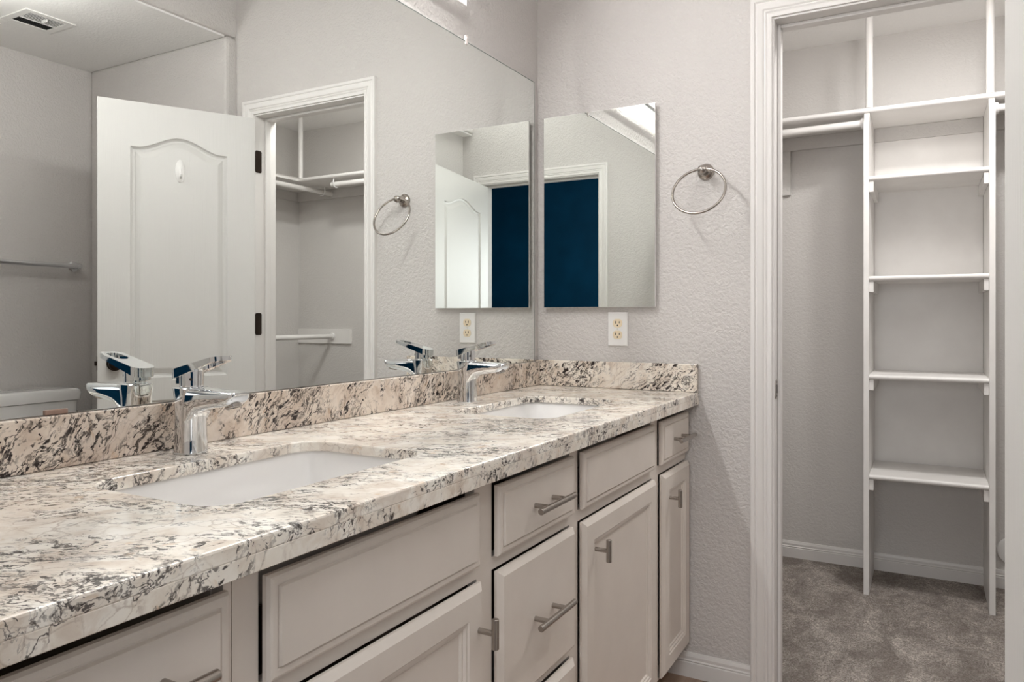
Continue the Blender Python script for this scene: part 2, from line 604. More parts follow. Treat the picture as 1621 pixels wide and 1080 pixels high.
# ------------------------------------------------------------------ doors
def door_leaf(W, H, T, stile):
    """two-panel arch-top leaf along -x from the hinge, thickness 0..T in y"""
    bm = bmesh.new()
    xl, xr = stile, W - stile
    N = 24
    z_bot, z_lock0, z_lock1 = 0.21, 0.80, 0.895
    z_sh, z_ar = 1.850, 1.903          # shoulder and crown of the arch

    def arch(u):            # u 0..1 across the panel
        q = abs(u - 0.5) * 2
        if q > 0.86:
            return z_sh
        q /= 0.86
        return z_sh + (z_ar - z_sh) * (0.5 + 0.5 * math.cos(PI * q)) ** 0.9

    def side(y, s):
        # flat field
        P = lambda x, z, dep=0.0: (-x, y - s * dep, z)
        xs = [xl + (xr - xl) * k / N for k in range(N + 1)]
        quad(bm, P(0, 0), P(xl, 0), P(xl, H), P(0, H))
        quad(bm, P(xr, 0), P(W, 0), P(W, H), P(xr, H))
        quad(bm, P(xl, 0), P(xr, 0), P(xr, z_bot), P(xl, z_bot))
        quad(bm, P(xl, z_lock0), P(xr, z_lock0), P(xr, z_lock1), P(xl, z_lock1))
        for k in range(N):
            u0, u1 = k / N, (k + 1) / N
            quad(bm, P(xs[k], arch(u0)), P(xs[k + 1], arch(u1)), P(xs[k + 1], H), P(xs[k], H))
        # moulded panels
        steps = [(0.0, 0.0), (0.004, 0.007), (0.010, 0.0105), (0.017, 0.0105), (0.020, 0.0085), (0.036, 0.002), (0.040, 0.0012)]
        top_out = [(xs[k], arch(k / N)) for k in range(N + 1)]
        for kind in ('arch', 'rect'):
            loops = []
            for ins, dep in steps:
                a, b_ = xl + ins, xr - ins
                if kind == 'arch':
                    L = [(a, z_lock1 + ins), (b_, z_lock1 + ins)]
                    for k in range(N, -1, -1):
                        u = k / N
                        L.append((a + (b_ - a) * u, arch(u) - ins * 1.08))
                else:
                    L = [(a, z_bot + ins), (b_, z_bot + ins), (b_, z_lock0 - ins), (a, z_lock0 - ins)]
                loops.append([P(x, z, dep) for x, z in L])
            loft(bm, loops, cap0=False, cap1=True)
    side(T, 1)
    side(0.0, -1)
    for q in (((0, 0, 0), (0, T, 0), (0, T, H), (0, 0, H)), ((-W, 0, 0), (-W, T, 0), (-W, T, H), (-W, 0, H)),
              ((0, 0, 0), (-W, 0, 0), (-W, T, 0), (0, T, 0)), ((0, 0, H), (-W, 0, H), (-W, T, H), (0, T, H))):
        quad(bm, *q)
    bmesh.ops.remove_doubles(bm, verts=bm.verts, dist=1e-5)
    return bm


def make_door(name, W, H, T, loc, rot, label, pin_y, hinge_side):
    d = obj(name, door_leaf(W, H, T, 0.118 if W < .7 else 0.135), 'door_white', kind='structure')
    d.location = loc
    d.rotation_euler = (0, 0, rot)
    d['label'] = label
    # knobs, both sides
    zk, xk = 0.96, -(W - 0.062)
    for s, y in ((1, T), (-1, 0.0)):
        if name == 'door_2' and s == -1:
            continue
        bm = bmesh.new()
        lathe(bm, [(0, 0.031), (0.004, 0.031), (0.008, 0.026), (0.010, 0.014), (0.026, 0.012), (0.032, 0.020), (0.042, 0.0265), (0.052, 0.026), (0.059, 0.019), (0.062, 0.006)], (xk, y, zk), (0, s, 0))
        obj('door_knob', bm, 'dark_bronze', d, smooth=40, world=False)
    bm = bmesh.new()
    box(bm, -W - .0015, -W + .001, T / 2 - .0125, T / 2 + .0125, zk - .028, zk + .028, 0.0006)
    box(bm, -W - .010, -W - .001, T / 2 - .006, T / 2 + .006, zk - .009, zk + .009, 0.002)
    obj('latch', bm, 'dark_bronze', d, world=False)
    return d


H1 = Vector((D1R - .003, -0.016, 0))
A1 = math.radians(118)
d1 = make_door('door_1', 0.615, 2.034, 0.035, (H1.x, H1.y, 0.010), A1, 'open white arch-panelled closet door seen in the vanity mirror', 0, 0)
for zc in (1.862, 1.126, 0.24):
    bm = bmesh.new()
    for k in range(5):
        cyl(bm, (H1.x + .004, H1.y - .002, zc - .05 + .02 * k + .0006), (H1.x + .004, H1.y - .002, zc - .03 + .02 * k - .0006), 0.0065, seg=16)
    pts = rrect(0.0165, zc, 0.018, 0.05, 0.009)
    loft(bm, [[(D1R - .0001, a, b_) for a, b_ in pts], [(D1R - .0028, a, b_) for a, b_ in pts]])
    h = obj('hinge', bm, 'dark_bronze', j1, smooth=40, world=False)
    bm = bmesh.new()
    for (yy, zz) in ((0.012, .034), (0.022, .012), (0.022, -.012), (0.012, -.034)):
        cyl(bm, (D1R - .0020, yy, zc + zz), (D1R - .0034, yy, zc + zz), 0.0032, seg=12)
    obj('hinge_screw', bm, 'dark_bronze', h, world=False)

H2 = Vector((D2R - .0135, YE + .016, 0))
d2 = make_door('door_2', 0.852, 2.045, 0.035, (H2.x, H2.y, 0.010), math.radians(-80.5), 'open white entry door at the right edge of the photo', 0, 0)
# local y of the leaf runs toward the bedroom side
for v in d2.data.vertices:
    v.co.y -= 0.035
for ch in [q for q in bpy.data.objects if q.parent == d2]:
    for v in ch.data.vertices:
        v.co.y -= 0.035
for zc in (1.862, 1.126, 0.24):
    bm = bmesh.new()
    cyl(bm, (H2.x + .003, H2.y + .004, zc - .05), (H2.x + .003, H2.y + .004, zc + .05), 0.0065, seg=16, bev=.001)
    pts = rrect(YE - .0165, zc, 0.018, 0.05, 0.009)
    loft(bm, [[(D2R - .0001, a, b_) for a, b_ in pts], [(D2R - .0028, a, b_) for a, b_ in pts]])
    obj('hinge', bm, 'dark_bronze', j2, smooth=40, world=False)

# white oval hook stuck on the closet door, on its closet side
M1 = Matrix.Translation((H1.x, H1.y, 0.010)) @ Matrix.Rotation(A1, 4, 'Z')
hk = thing('adhesive_hook', M1 @ Vector((-0.308, 0.035, 1.765)), 'small white oval adhesive hook high on the open panelled door', 'hook', rotz=A1)
bm = bmesh.new()
lathe(bm, [(-.0015, 0.019), (0.002, 0.019), (0.005, 0.016), (0.0065, 0.008), (0.0068, 0.001)], (0, 0, 0), (0, 1, 0))
bmesh.ops.scale(bm, vec=(1.05, 1.2, 2.55), verts=bm.verts)
obj('base', bm, 'white_plastic', hk, smooth=40, world=False)
bm = bmesh.new()
tube(bm, [(0, 0.004, 0.008), (0, 0.008, -0.006), (0, 0.010, -0.020), (0, 0.016, -0.029), (0, 0.024, -0.026), (0, 0.027, -0.016)], 0.0045)
obj('prong', bm, 'white_plastic', hk, smooth=50, world=False)

# ------------------------------------------------------------------ vanity cabinets
XFACE = 0.537     # face-frame plane
XD = 0.556        # door and drawer front plane
ZT = 0.877        # underside of the counter edge
DP = XD - XFACE - .0045
SLAB = [(0, 0), (0, DP - .008), (.003, DP - .004), (.006, DP - .003), (.0125, DP - .003), (.0138, DP - .0052), (.0152, DP - .0052), (.0168, DP)]
CHAM = [(0, 0), (0, DP - .009), (.004, DP - .0055), (.011, DP)]
DOOR = [(0, 0), (0, DP - .009), (.004, DP - .0055), (.011, DP), (.050, DP), (.0525, DP - .0028), (.057, DP - .0028), (.0595, DP - .007), (.064, DP - .007), (.067, DP - .0105)]


def pull(parent, y, z, vertical=False):
    bm = bmesh.new()
    if vertical:
        cyl(bm, (XD + .032, y, z - .0255), (XD + .032, y, z + .0255), 0.0062, seg=24, bev=.0008)
    else:
        cyl(bm, (XD + .032, y - .078, z), (XD + .032, y + .078, z), 0.0062, seg=24, bev=.0008)
    pl = obj('door_pull' if vertical else 'drawer_pull', bm, 'satin_nickel', parent, smooth=30)
    for dy in ((0,) if vertical else (-.0385, .0385)):
        bm = bmesh.new()
        cyl(bm, (XD - .001, y + dy, z), (XD + .030, y + dy, z), 0.005, seg=20)
        obj('post', bm, 'satin_nickel', pl, smooth=40)


def drawer(parent, y0, y1, z0, z1, prof=SLAB, handle=True, name='drawer', hy=None):
    bm = bmesh.new()
    front_panel(bm, XFACE + .0045, y0, y1, z0, z1, prof)
    d = obj(name, bm, 'cabinet_paint', parent)
    if handle:
        pull(d, (y0 + y1) / 2 if hy is None else hy, (z0 + z1) / 2 if z1 - z0 < .2 else z1 - .129)
    return d


def cdoor(parent, y0, y1, z0, z1, hy):
    bm = bmesh.new()
    front_panel(bm, XFACE + .0045, y0, y1, z0, z1, DOOR)
    d = obj('door', bm, 'cabinet_paint', parent)
    pull(d, hy, 0.624, True)
    return d


def carcass(parent, y0, y1, openings):
    bm = bmesh.new()
    # sides, back, bottom
    box(bm, 0.012, XFACE - .019, y0, y0 + .012, 0.10, 0.872)
    box(bm, 0.012, XFACE - .019, y1 - .012, y1, 0.10, 0.872)
    box(bm, 0.012, 0.02, y0 + .012, y1 - .012, 0.10, 0.872)
    box(bm, 0.02, XFACE - .019, y0 + .012, y1 - .012, 0.10, 0.115)
    obj('carcass', bm, 'cabinet_paint', parent)
    # face frame with openings: grid of cells
    bm = bmesh.new()
    ys = sorted({y0, y1, *[v for o_ in openings for v in o_[:2]]})
    zs = sorted({0.10, 0.872, *[v for o_ in openings for v in o_[2:]]})
    for i in range(len(ys) - 1):
        for k in range(len(zs) - 1):
            cy, cz = (ys[i] + ys[i + 1]) / 2, (zs[k] + zs[k + 1]) / 2
            if any(o_[0] < cy < o_[1] and o_[2] < cz < o_[3] for o_ in openings):
                continue
            box(bm, XFACE - .019, XFACE, ys[i], ys[i + 1], zs[k], zs[k + 1])
    bmesh.ops.remove_doubles(bm, verts=bm.verts, dist=1e-5)
    obj('face_frame', bm, 'cabinet_paint', parent)
    bm = bmesh.new()
    box(bm, 0.452, 0.464, y0, y1, 0.0, 0.10)
    obj('toe_kick', bm, 'cabinet_paint', parent)


YS = -1.799
ins = -.002
main = thing('vanity_cabinet', (0.27, (YS - .002) / 2, 0), 'long taupe vanity cabinet of drawers and doors ending at the back wall', 'cabinet')
fr = [(-0.287, -0.012, .727, .854), (-0.849, -0.349, .727, .854), (-1.225, -0.897, .727, .854), (-1.759, -1.288, .727, .854)]
drs = [(-0.280, -0.010, .108, .697), (-0.849, -0.343, .108, .697), (-1.225, -0.897, .438, .700), (-1.225, -0.897, .108, .415), (-1.759, -1.280, .108, .699)]
carcass(main, YS, -0.002, [(a + ins, b_ - ins, c_ + ins, d_ - ins + (.010 if d_ > .8 else 0)) for a, b_, c_, d_ in fr + drs])
drawer(main, *fr[0], hy=-0.143)
drawer(main, *fr[1], handle=False, name='false_drawer_front')
drawer(main, *fr[2], hy=-1.054)
drawer(main, *fr[3], handle=False, name='false_drawer_front')
cdoor(main, *drs[0], -0.230)
cdoor(main, *drs[1], -0.790)
drawer(main, *drs[2], prof=CHAM, hy=-1.054)
drawer(main, *drs[3], prof=CHAM, hy=-1.054)
cdoor(main, *drs[4], -1.300)
bm = bmesh.new()
box(bm, 0.03, 0.034, YS + .02, -0.02, 0.12, 0.86)
obj('gap_shade_sheet', bm, 'cabinet_gap_shade', main)  # dark sheet before the back so the front gaps read as shade

left = thing('drawer_cabinet', (0.27, -1.95, 0), 'narrow taupe drawer cabinet cut off by the bottom left corner', 'cabinet')
lf = [(-2.083, -1.813, .727, .854), (-2.083, -1.813, .438, .700), (-2.083, -1.813, .108, .415)]
carcass(left, YE + .003, YS - .0012, [(a + ins, b_ - ins, c_ + ins, d_ - ins + (.010 if d_ > .8 else 0)) for a, b_, c_, d_ in lf])
drawer(left, *lf[0], hy=-1.937)
drawer(left, *lf[1], prof=CHAM, hy=-1.937)
drawer(left, *lf[2], prof=CHAM, hy=-1.937)

# ------------------------------------------------------------------ countertop, backsplashes, sinks
XC = 0.582
SINKS = [(-1.52, 0.225), (-0.578, 0.228)]
SX0, SX1 = 0.163, 0.446
ct = thing('countertop', (0.29, -1.05, ZT), 'long cream granite vanity countertop with dark veins and two sink openings', 'countertop')
bm = bmesh.new()
loops = [[(0.002, YE + .002), (XC, YE + .002), (XC, -0.002), (0.002, -0.002)]]
for cy, hy in SINKS:
    loops.append(rrect((SX0 + SX1) / 2, cy, (SX1 - SX0) / 2, hy, 0.05, 8))
eds = []
for L in loops:
    vs = [bm.verts.new((x, y, 0.916)) for x, y in L]
    for k in range(len(vs)):
        eds.append(bm.edges.new((vs[k], vs[(k + 1) % len(vs)])))
r_ = bmesh.ops.triangle_fill(bm, use_beauty=True, use_dissolve=False, edges=eds)
ex = bmesh.ops.extrude_face_region(bm, geom=list(bm.faces))
for v in [q for q in ex['geom'] if isinstance(q, bmesh.types.BMVert)]:
    v.co.z = 0.8965
obj('slab', bm, 'granite_top', ct, bevel=0.003)
bm = bmesh.new()
box(bm, XC - .045, XC - .0003, YE + .002, -0.002, ZT, 0.8985, 0.0012)
obj('front_edge', bm, 'granite_edge', ct)

bm = bmesh.new()
box(bm, 0.001, 0.021, YE + .002, -0.022, 0.9165, 1.000, 0.002)
single('backsplash', bm, 'granite_side_shaded', 'long granite backsplash strip under the big vanity mirror', 'backsplash', 'granite backsplashes', loc=(0.011, -1.05, 0.9165))
bm = bmesh.new()
box(bm, 0.001, 0.580, -0.0215, -0.001, 0.9165, 1.006, 0.002)
single('backsplash', bm, 'granite_back_shaded', 'short granite backsplash strip under the outlet on the back wall', 'backsplash', 'granite backsplashes', loc=(0.29, -0.011, 0.9165))


def make_sink(cy, hy, label):
    cx, hx = (SX0 + SX1) / 2, (SX1 - SX0) / 2
    s = thing('sink', (cx, cy, 0.755), label, 'sink', 'undermount sinks')
    bm = bmesh.new()
    prof = [(0.030, 0.8955, .07), (0.008, 0.8955, .055), (0.005, 0.890, .053), (0.001, 0.84, .055), (-0.006, 0.80, .06), (-0.020, 0.777, .06), (-0.045, 0.767, .055), (-0.085, 0.763, .04), (-0.125, 0.761, .012)]
    prof = [(o_, z, min(r0, hx + o_ - .001)) for o_, z, r0 in prof]
    L = [[(x, y, z) for x, y in rrect(cx, cy, hx + o_, hy + o_, r0, 8)] for o_, z, r0 in prof]
    outer = [[(x, y, z) for x, y in rrect(cx, cy, hx + o_, hy + o_, r0, 8)] for o_, z, r0 in
             [(-0.12, 0.748, .015), (-0.04, 0.752, .055), (-0.005, 0.775, .065), (0.014, 0.84, .065), (0.016, 0.884, .065), (0.030, 0.886, .07)]]
    loft(bm, L[::-1] if False else L + outer, cap0=False, cap1=False, closed=True)
    obj('basin', bm, 'porcelain', s, smooth=50)
    bm = bmesh.new()
    lathe(bm, [(-.004, 0.010), (0.0006, 0.030), (0.003, 0.030), (0.004, 0.026), (0.002, 0.022), (0.0045, 0.018), (0.007, 0.004)], (cx - 0.0, cy, 0.7612), (0, 0, 1))
    obj('drain', bm, 'chrome', s, smooth=40)
    return s


make_sink(*SINKS[0], 'white undermount sink nearest the camera')
make_sink(*SINKS[1], 'white undermount sink near the back wall')


# ------------------------------------------------------------------ faucets
def make_faucet(x, y, label):
    f = thing('faucet', (x, y, 0.9165), label, 'faucet', 'chrome basin faucets')
    # body: column flowing into a flat spout
    bm = bmesh.new()

    def ring(cx, hx, hy, r0, z):
        return [(a, b_, z) for a, b_ in rrect(cx, 0, hx, hy, r0, 6)]
    col = [(0, .0265, .0255, .021, 0), (0, .027, .026, .021, .0015), (0, .0268, .0255, .021, .004), (0, .0255, .0245, .020, .03), (0, .025, .024, .020, .06), (0, .0255, .0242, .019, .09), (0, .0272, .025, .017, .112), (0, .0272, .025, .017, .1145), (0, .0255, .0232, .016, .1162)]
    loft(bm, [ring(*q) for q in col])
    loops = []
    for xx, w, zb, zt in [(0.0, .0228, .040, .1158), (.014, .0234, .050, .1160), (.021, .0237, .061, .1160), (.028, .0239, .070, .1160), (.037, .0240, .0765, .1159), (.055, .0240, .0805, .1155), (.078, .0238, .0840, .1148), (.100, .0234, .0868, .1141), (.113, .0226, .0900, .1136), (.121, .0212, .0955, .1131), (.1265, .019, .1015, .1127), (.1295, .015, .1065, .1120)]:
        h = (zt - zb) / 2
        rr = min(h * .8, .012)
        loops.append([(xx, a, (zt + zb) / 2 + b_) for a, b_ in rrect(0, 0, w, h, rr, 5)])
    loft(bm, loops)
    obj('body', bm, 'chrome', f, smooth=35, world=False)
    bm = bmesh.new()
    dr = Vector((.28, 0, -1)).normalized()
    lathe(bm, [(-.004, .0135), (.003, .0135), (.004, .0125), (.004, .011), (.001, .0105), (.001, .001)], (.108, 0, .0888), dr, 24)
    obj('aerator', bm, 'satin_nickel', f, smooth=35, world=False)
    # handle
    bm = bmesh.new()
    lathe(bm, [(0.1150, .0195), (.1175, .0205), (.120, .0205), (.148, .0205)], (0.002, 0, 0), (0, 0, 1))
    h_ = obj('handle', bm, 'chrome', f, smooth=35, world=False)
    bm = bmesh.new()
    # loop lever: sloping plate with a slot, back skirt rounding down
    sl = 0.030 / 0.120
    zc = lambda xx: 0.1455 + (xx + .030) * sl - 0.10 * max(0.0, xx - .055) ** 1.0 * 0.55
    Lo = rrect(.0285, 0, .0595, .0228, .016, 8)
    Li = rrect(.056, 0, .0235, .0128, .0118, 8)

    def thick(xx):
        return 0.017 - 0.085 * max(0, min(xx + .02, .115))
    topo = [bm.verts.new((a, b_, zc(a))) for a, b_ in Lo]
    topi = [bm.verts.new((a, b_, zc(a) - .0005)) for a, b_ in Li]
    boto = [bm.verts.new((a, b_ * .97, zc(a) - thick(a))) for a, b_ in Lo]
    boti = [bm.verts.new((a, b_, zc(a) - thick(a))) for a, b_ in Li]
    e1 = [bm.edges.new((L[k], L[(k + 1) % len(L)])) for L in (topo, topi) for k in range(len(L))]
    bmesh.ops.triangle_fill(bm, use_beauty=True, edges=e1)
    e2 = [bm.edges.new((L[k], L[(k + 1) % len(L)])) for L in (boto, boti) for k in range(len(L))]
    bmesh.ops.triangle_fill(bm, use_beauty=True, edges=e2)
    for A_, B_ in ((topo, boto), (topi, boti)):
        n = len(A_)
        for k in range(n):
            bm.faces.new((A_[k], A_[(k + 1) % n], B_[(k + 1) % n], B_[k]))
    # skirt behind the neck
    pts = []
    for k in range(13):
        a = math.radians(115 + 130 * k / 12)
        pts.append((0.002 + .0315 * math.cos(a), .0232 * math.sin(a)))
    inn = [(px * .80 + .001, py * .82) for px, py in pts]
    loop_of = pts + inn[::-1]
    loft(bm, [[(px, py, .1225) for px, py in loop_of], [(px, py, .134) for px, py in loop_of], [(px, py, .144) for px, py in loop_of]])
    obj('lever', bm, 'chrome', h_, smooth=35, world=False, bevel=0.0012)
    bm = bmesh.new()
    dv = Vector((.75, -.66, 0)).normalized()
    cyl(bm, Vector((.002, 0, .131)) + dv * .0195, Vector((.002, 0, .131)) + dv * .0212, .0027, seg=16)
    obj('index_dot', bm, 'slot_black', h_, world=False)
    return f


make_faucet(0.083, -1.503, 'chrome single-lever faucet by the nearer sink')
make_faucet(0.084, -0.598, 'chrome single-lever faucet by the sink near the back wall')

# ------------------------------------------------------------------ mirrors
mir = thing('vanity_mirror', (0.0, -1.06, 1.001), 'large frameless wall mirror above the vanity counter', 'mirror')
bm = bmesh.new()
box(bm, 0.0008, 0.0062, YE + .01, -0.036, 1.0012, 1.988)
o = obj('glass', bm, 'mirror_glass', mir)
o.data.materials.append(MATS['mirror_edge'])
for pl in o.data.polygons:
    if abs(pl.normal.x) < 0.5:
        pl.material_index = 1
bm = bmesh.new()
box(bm, 0.0060, 0.0065, YE + .01, -0.036, 1.9858, 1.9882)
box(bm, 0.0060, 0.0065, -0.0384, -0.0358, 1.0012, 1.9858)
obj('polished_edge', bm, 'mirror_edge', mir)
for (y, z, mt) in ((-0.482, 1.9865, 'clear_plastic'), (-1.40, 1.9865, 'clear_plastic'), (-1.694, 1.0008, 'clip_plastic')):
    bm = bmesh.new()
    if z > 1.5:
        box(bm, 0.0005, 0.0095, y - .006, y + .006, z - .008, z + .020, .002)
        cyl(bm, (0.008, y, z + .011), (0.0115, y, z + .011), .0042, seg=14)
    else:
        box(bm, 0.0063, 0.0098, y - .018, y + .018, z, z + .008, .001)
    obj('mirror_clip', bm, mt, mir)['label'] = 'small mirror clip'

mc = thing('medicine_cabinet', (0.24, 0.0, 1.191), 'mirrored medicine cabinet on the back wall above the outlet', 'cabinet')
MX0, MX1, MZ0, MZ1 = 0.036, 0.443, 1.1905, 1.859
bm = bmesh.new()
box(bm, MX0 + .006, MX1 - .006, -0.0155, -0.0005, MZ0 + .004, MZ1 - .004)
obj('body', bm, 'white_plastic', mc)
bm = bmesh.new()
loops = []
for insx, y in ((0.0, -0.0158), (0.0, -0.0200), (0.0008, -0.0212)):
    loops.append([(MX0 + insx, y, MZ0 + insx), (MX1 - insx, y, MZ0 + insx), (MX1 - insx, y, MZ1 - insx), (MX0 + insx, y, MZ1 - insx)])
loft(bm, loops)
o = obj('mirror_door', bm, 'mirror_glass', mc)
o.data.materials.append(MATS['mirror_edge'])
for pl in o.data.polygons:
    if pl.normal.y > -0.95:
        pl.material_index = 1
o.data.materials[1] = MATS['white_plastic']

# ------------------------------------------------------------------ vanity light bar above the mirror
vl = thing('vanity_light', (0.0, -1.06, 2.1), 'long chrome-framed vanity light bar on the wall above the mirror', 'light fixture')
LY0, LY1 = -1.63, -0.505
bm = bmesh.new()
box(bm, 0.0008, 0.018, LY0 + .06, LY1 - .06, 2.235, 2.315, .003)
obj('back_plate', bm, 'chrome', vl)
bm = bmesh.new()
for x in (0.0140, 0.122):
    box(bm, x, x + .012, LY0, LY1, 2.098, 2.110, .002)
for y in (LY0, LY1 - .012):
    box(bm, 0.036, 0.122, y, y + .012, 2.098, 2.110, .002)
    for x in (0.024, 0.122):
        box(bm, x, x + .012, y, y + .012, 2.110, 2.33, .002)
obj('frame', bm, 'chrome', vl)
bm = bmesh.new()
for x in (0.024, 0.122):
    box(bm, x, x + .012, LY0, LY1, 2.330, 2.342, .002)
for y in (LY0, LY1 - .012):
    box(bm, 0.036, 0.122, y, y + .012, 2.330, 2.342, .002)
obj('top_frame', bm, 'chrome', vl)
bm = bmesh.new()
box(bm, 0.0275, 0.0305, LY0 + .0125, LY1 - .0125, 2.078, 2.329)
obj('filter_panel', bm, 'light_filter', vl)  # panel added to dim the lamp's glow on the wall
bm = bmesh.new()
cyl(bm, (0.082, LY0 + .02, 2.267), (0.082, LY1 - .02, 2.267), 0.014, seg=20)
obj('lamp_tube', bm, 'lamp_tube', vl, smooth=40)
ls = area('vanity_lamp_strip', (0.098, (LY0 + LY1) / 2, 2.252), (0, 0, 0), 0.026, 12.5, WARM, LY1 - LY0 - .06)
ls.rotation_euler = (0, math.radians(-49), 0)
for y in (LY0 + .015, LY1 - .035):
    bm = bmesh.new()
    cyl(bm, (0.082, y, 2.267), (0.082, y + .02, 2.267), .017, seg=20)
    box(bm, 0.072, 0.092, y + .004, y + .016, 2.275, 2.331)
    obj('lamp_holder', bm, 'chrome', vl, smooth=40)

# ------------------------------------------------------------------ outlet
OX, OZ = 0.307, 1.1165
ou = thing('wall_outlet', (OX, 0, OZ), 'white two-socket wall outlet under the medicine cabinet', 'outlet')
bm = bmesh.new()
loft(bm, [[(OX + sx * .035 * k, -yy, OZ + sz * .0572 * k) for sx, sz in ((-1, -1), (1, -1), (1, 1), (-1, 1))] for k, yy in ((1, .0004), (1, .0035), (.95, .0062))])
obj('cover_plate', bm, 'white_plastic', ou)
for dz in (.0195, -.0195):
    bm = bmesh.new()
    pts = rrect(OX, OZ + dz, .0165, .0142, .0118, 8)
    loft(bm, [[(a, -.0055, b_) for a, b_ in pts], [(a, -.0078, b_) for a, b_ in pts]])
    rc = obj('receptacle', bm, 'cream_plastic', ou)
    bm = bmesh.new()
    box(bm, OX - .0075, OX - .0053, -.0082, -.0072, OZ + dz - .0012, OZ + dz + .0075)
    box(bm, OX + .0053, OX + .0075, -.0082, -.0072, OZ + dz - .0005, OZ + dz + .0068)
    cyl(bm, (OX, -.0072, OZ + dz - .0075), (OX, -.0082, OZ + dz - .0075), .0025, seg=12)
    obj('slots', bm, 'slot_black', rc)
bm = bmesh.new()
cyl(bm, (OX, -.006, OZ), (OX, -.0072, OZ), .0028, seg=14)
obj('screw', bm, 'bright_bead', ou)

# ------------------------------------------------------------------ towel ring
tr = thing('towel_ring', (0.603, 0, 1.622), 'brushed nickel towel ring between medicine cabinet and closet doorway', 'towel ring')
cx, cz = 0.604, 1.619
bm = bmesh.new()
lathe(bm, [(0.0004, .0265), (.004, .0265), (.007, .0245), (.009, .0235), (.012, .018), (.016, .0145), (.0165, .001)], (cx, 0, cz), (0, -1, 0))
bs = obj('wall_mount', bm, 'satin_nickel', tr, smooth=30)
bm = bmesh.new()
lathe(bm, [(.014, .0105), (.022, .0085), (.034, .0085), (.040, .0125), (.048, .014), (.056, .0125), (.061, .006), (.062, .001)], (cx, 0, cz), (0, -1, 0))
obj('post', bm, 'satin_nickel', tr, smooth=40)
bm = bmesh.new()
D, th = 0.164, math.radians(26)
at = Vector((cx - .001, -.049, cz + .002))
dd = Vector((0, -math.sin(th), -math.cos(th)))
cc = at + dd * D / 2
tube(bm, [cc + D / 2 * (math.cos(2 * PI * k / 64) * Vector((1, 0, 0)) + math.sin(2 * PI * k / 64) * dd) for k in range(64)], 0.0041, closed=True)
obj('ring', bm, 'satin_nickel', tr, smooth=60)

# ------------------------------------------------------------------ toilet alcove: toilet, towel bar, vent
tl = thing('toilet', (2.2, -0.44, 0), 'white toilet in the alcove, tank lid seen in the mirror', 'toilet')
bm = bmesh.new()
loft(bm, [[(a, b_, z) for a, b_ in rrect(2.49, -0.44, .085 + k, .20 + k, .035, 5)] for z, k in ((.40, -.01), (.43, .0), (.755, .010), (.757, .004))])
obj('tank', bm, 'porcelain', tl, smooth=40)
bm = bmesh.new()
loft(bm, [[(a, b_, z) for a, b_ in rrect(2.487, -0.44, .100 + k, .218 + k, .03, 5)] for z, k in ((.758, -.004), (.760, .0), (.793, .004), (.806, .0), (.812, -.010), (.814, -.03))])
obj('tank_lid', bm, 'porcelain', tl, smooth=40)
bm = bmesh.new()
cyl(bm, (2.50, -.231, .705), (2.50, -.222, .705), .011, seg=18)
tube(bm, [(2.50, -.224, .705), (2.47, -.221, .701), (2.44, -.221, .695)], .005)
obj('flush_lever', bm, 'dark_bronze', tl, smooth=40)


def ell(cx_, a, b_, z, y=-0.44, n=28):
    return [(cx_ + a * math.cos(2 * PI * k / n) * (1.0 if math.cos(2 * PI * k / n) < 0 else .85), y + b_ * math.sin(2 * PI * k / n), z) for k in range(n)]


bm = bmesh.new()
loft(bm, [ell(2.24, .17, .10, 0), ell(2.24, .165, .098, .03), ell(2.25, .15, .085, .12), ell(2.20, .20, .13, .26), ell(2.15, .25, .175, .36), ell(2.15, .26, .18, .39), ell(2.15, .22, .14, .39), ell(2.17, .15, .10, .28), ell(2.19, .05, .04, .22)])
obj('bowl', bm, 'porcelain', tl, smooth=50)
bm = bmesh.new()
loft(bm, [ell(2.155, .262, .182, .391), ell(2.155, .265, .185, .40), ell(2.155, .262, .182, .425), ell(2.155, .24, .165, .432)])
obj('seat_lid', bm, 'porcelain', tl, smooth=40)

tb = thing('towel_bar', (XF, -0.45, 1.415), 'chrome towel bar on the alcove wall above the toilet', 'towel bar')
for y in (-0.145, -0.755):
    bm = bmesh.new()
    lathe(bm, [(.0004, .027), (.004, .027), (.007, .024), (.009, .013), (.045, .011), (.056, .0135), (.062, .011), (.064, .002)], (XF, y, 1.415), (-1, 0, 0))
    obj('mount', bm, 'chrome', tb, smooth=35)
bm = bmesh.new()
cyl(bm, (XF - .05, -0.755, 1.415), (XF - .05, -0.145, 1.415), .0115, seg=20)
obj('rail', bm, 'chrome', tb, smooth=40)

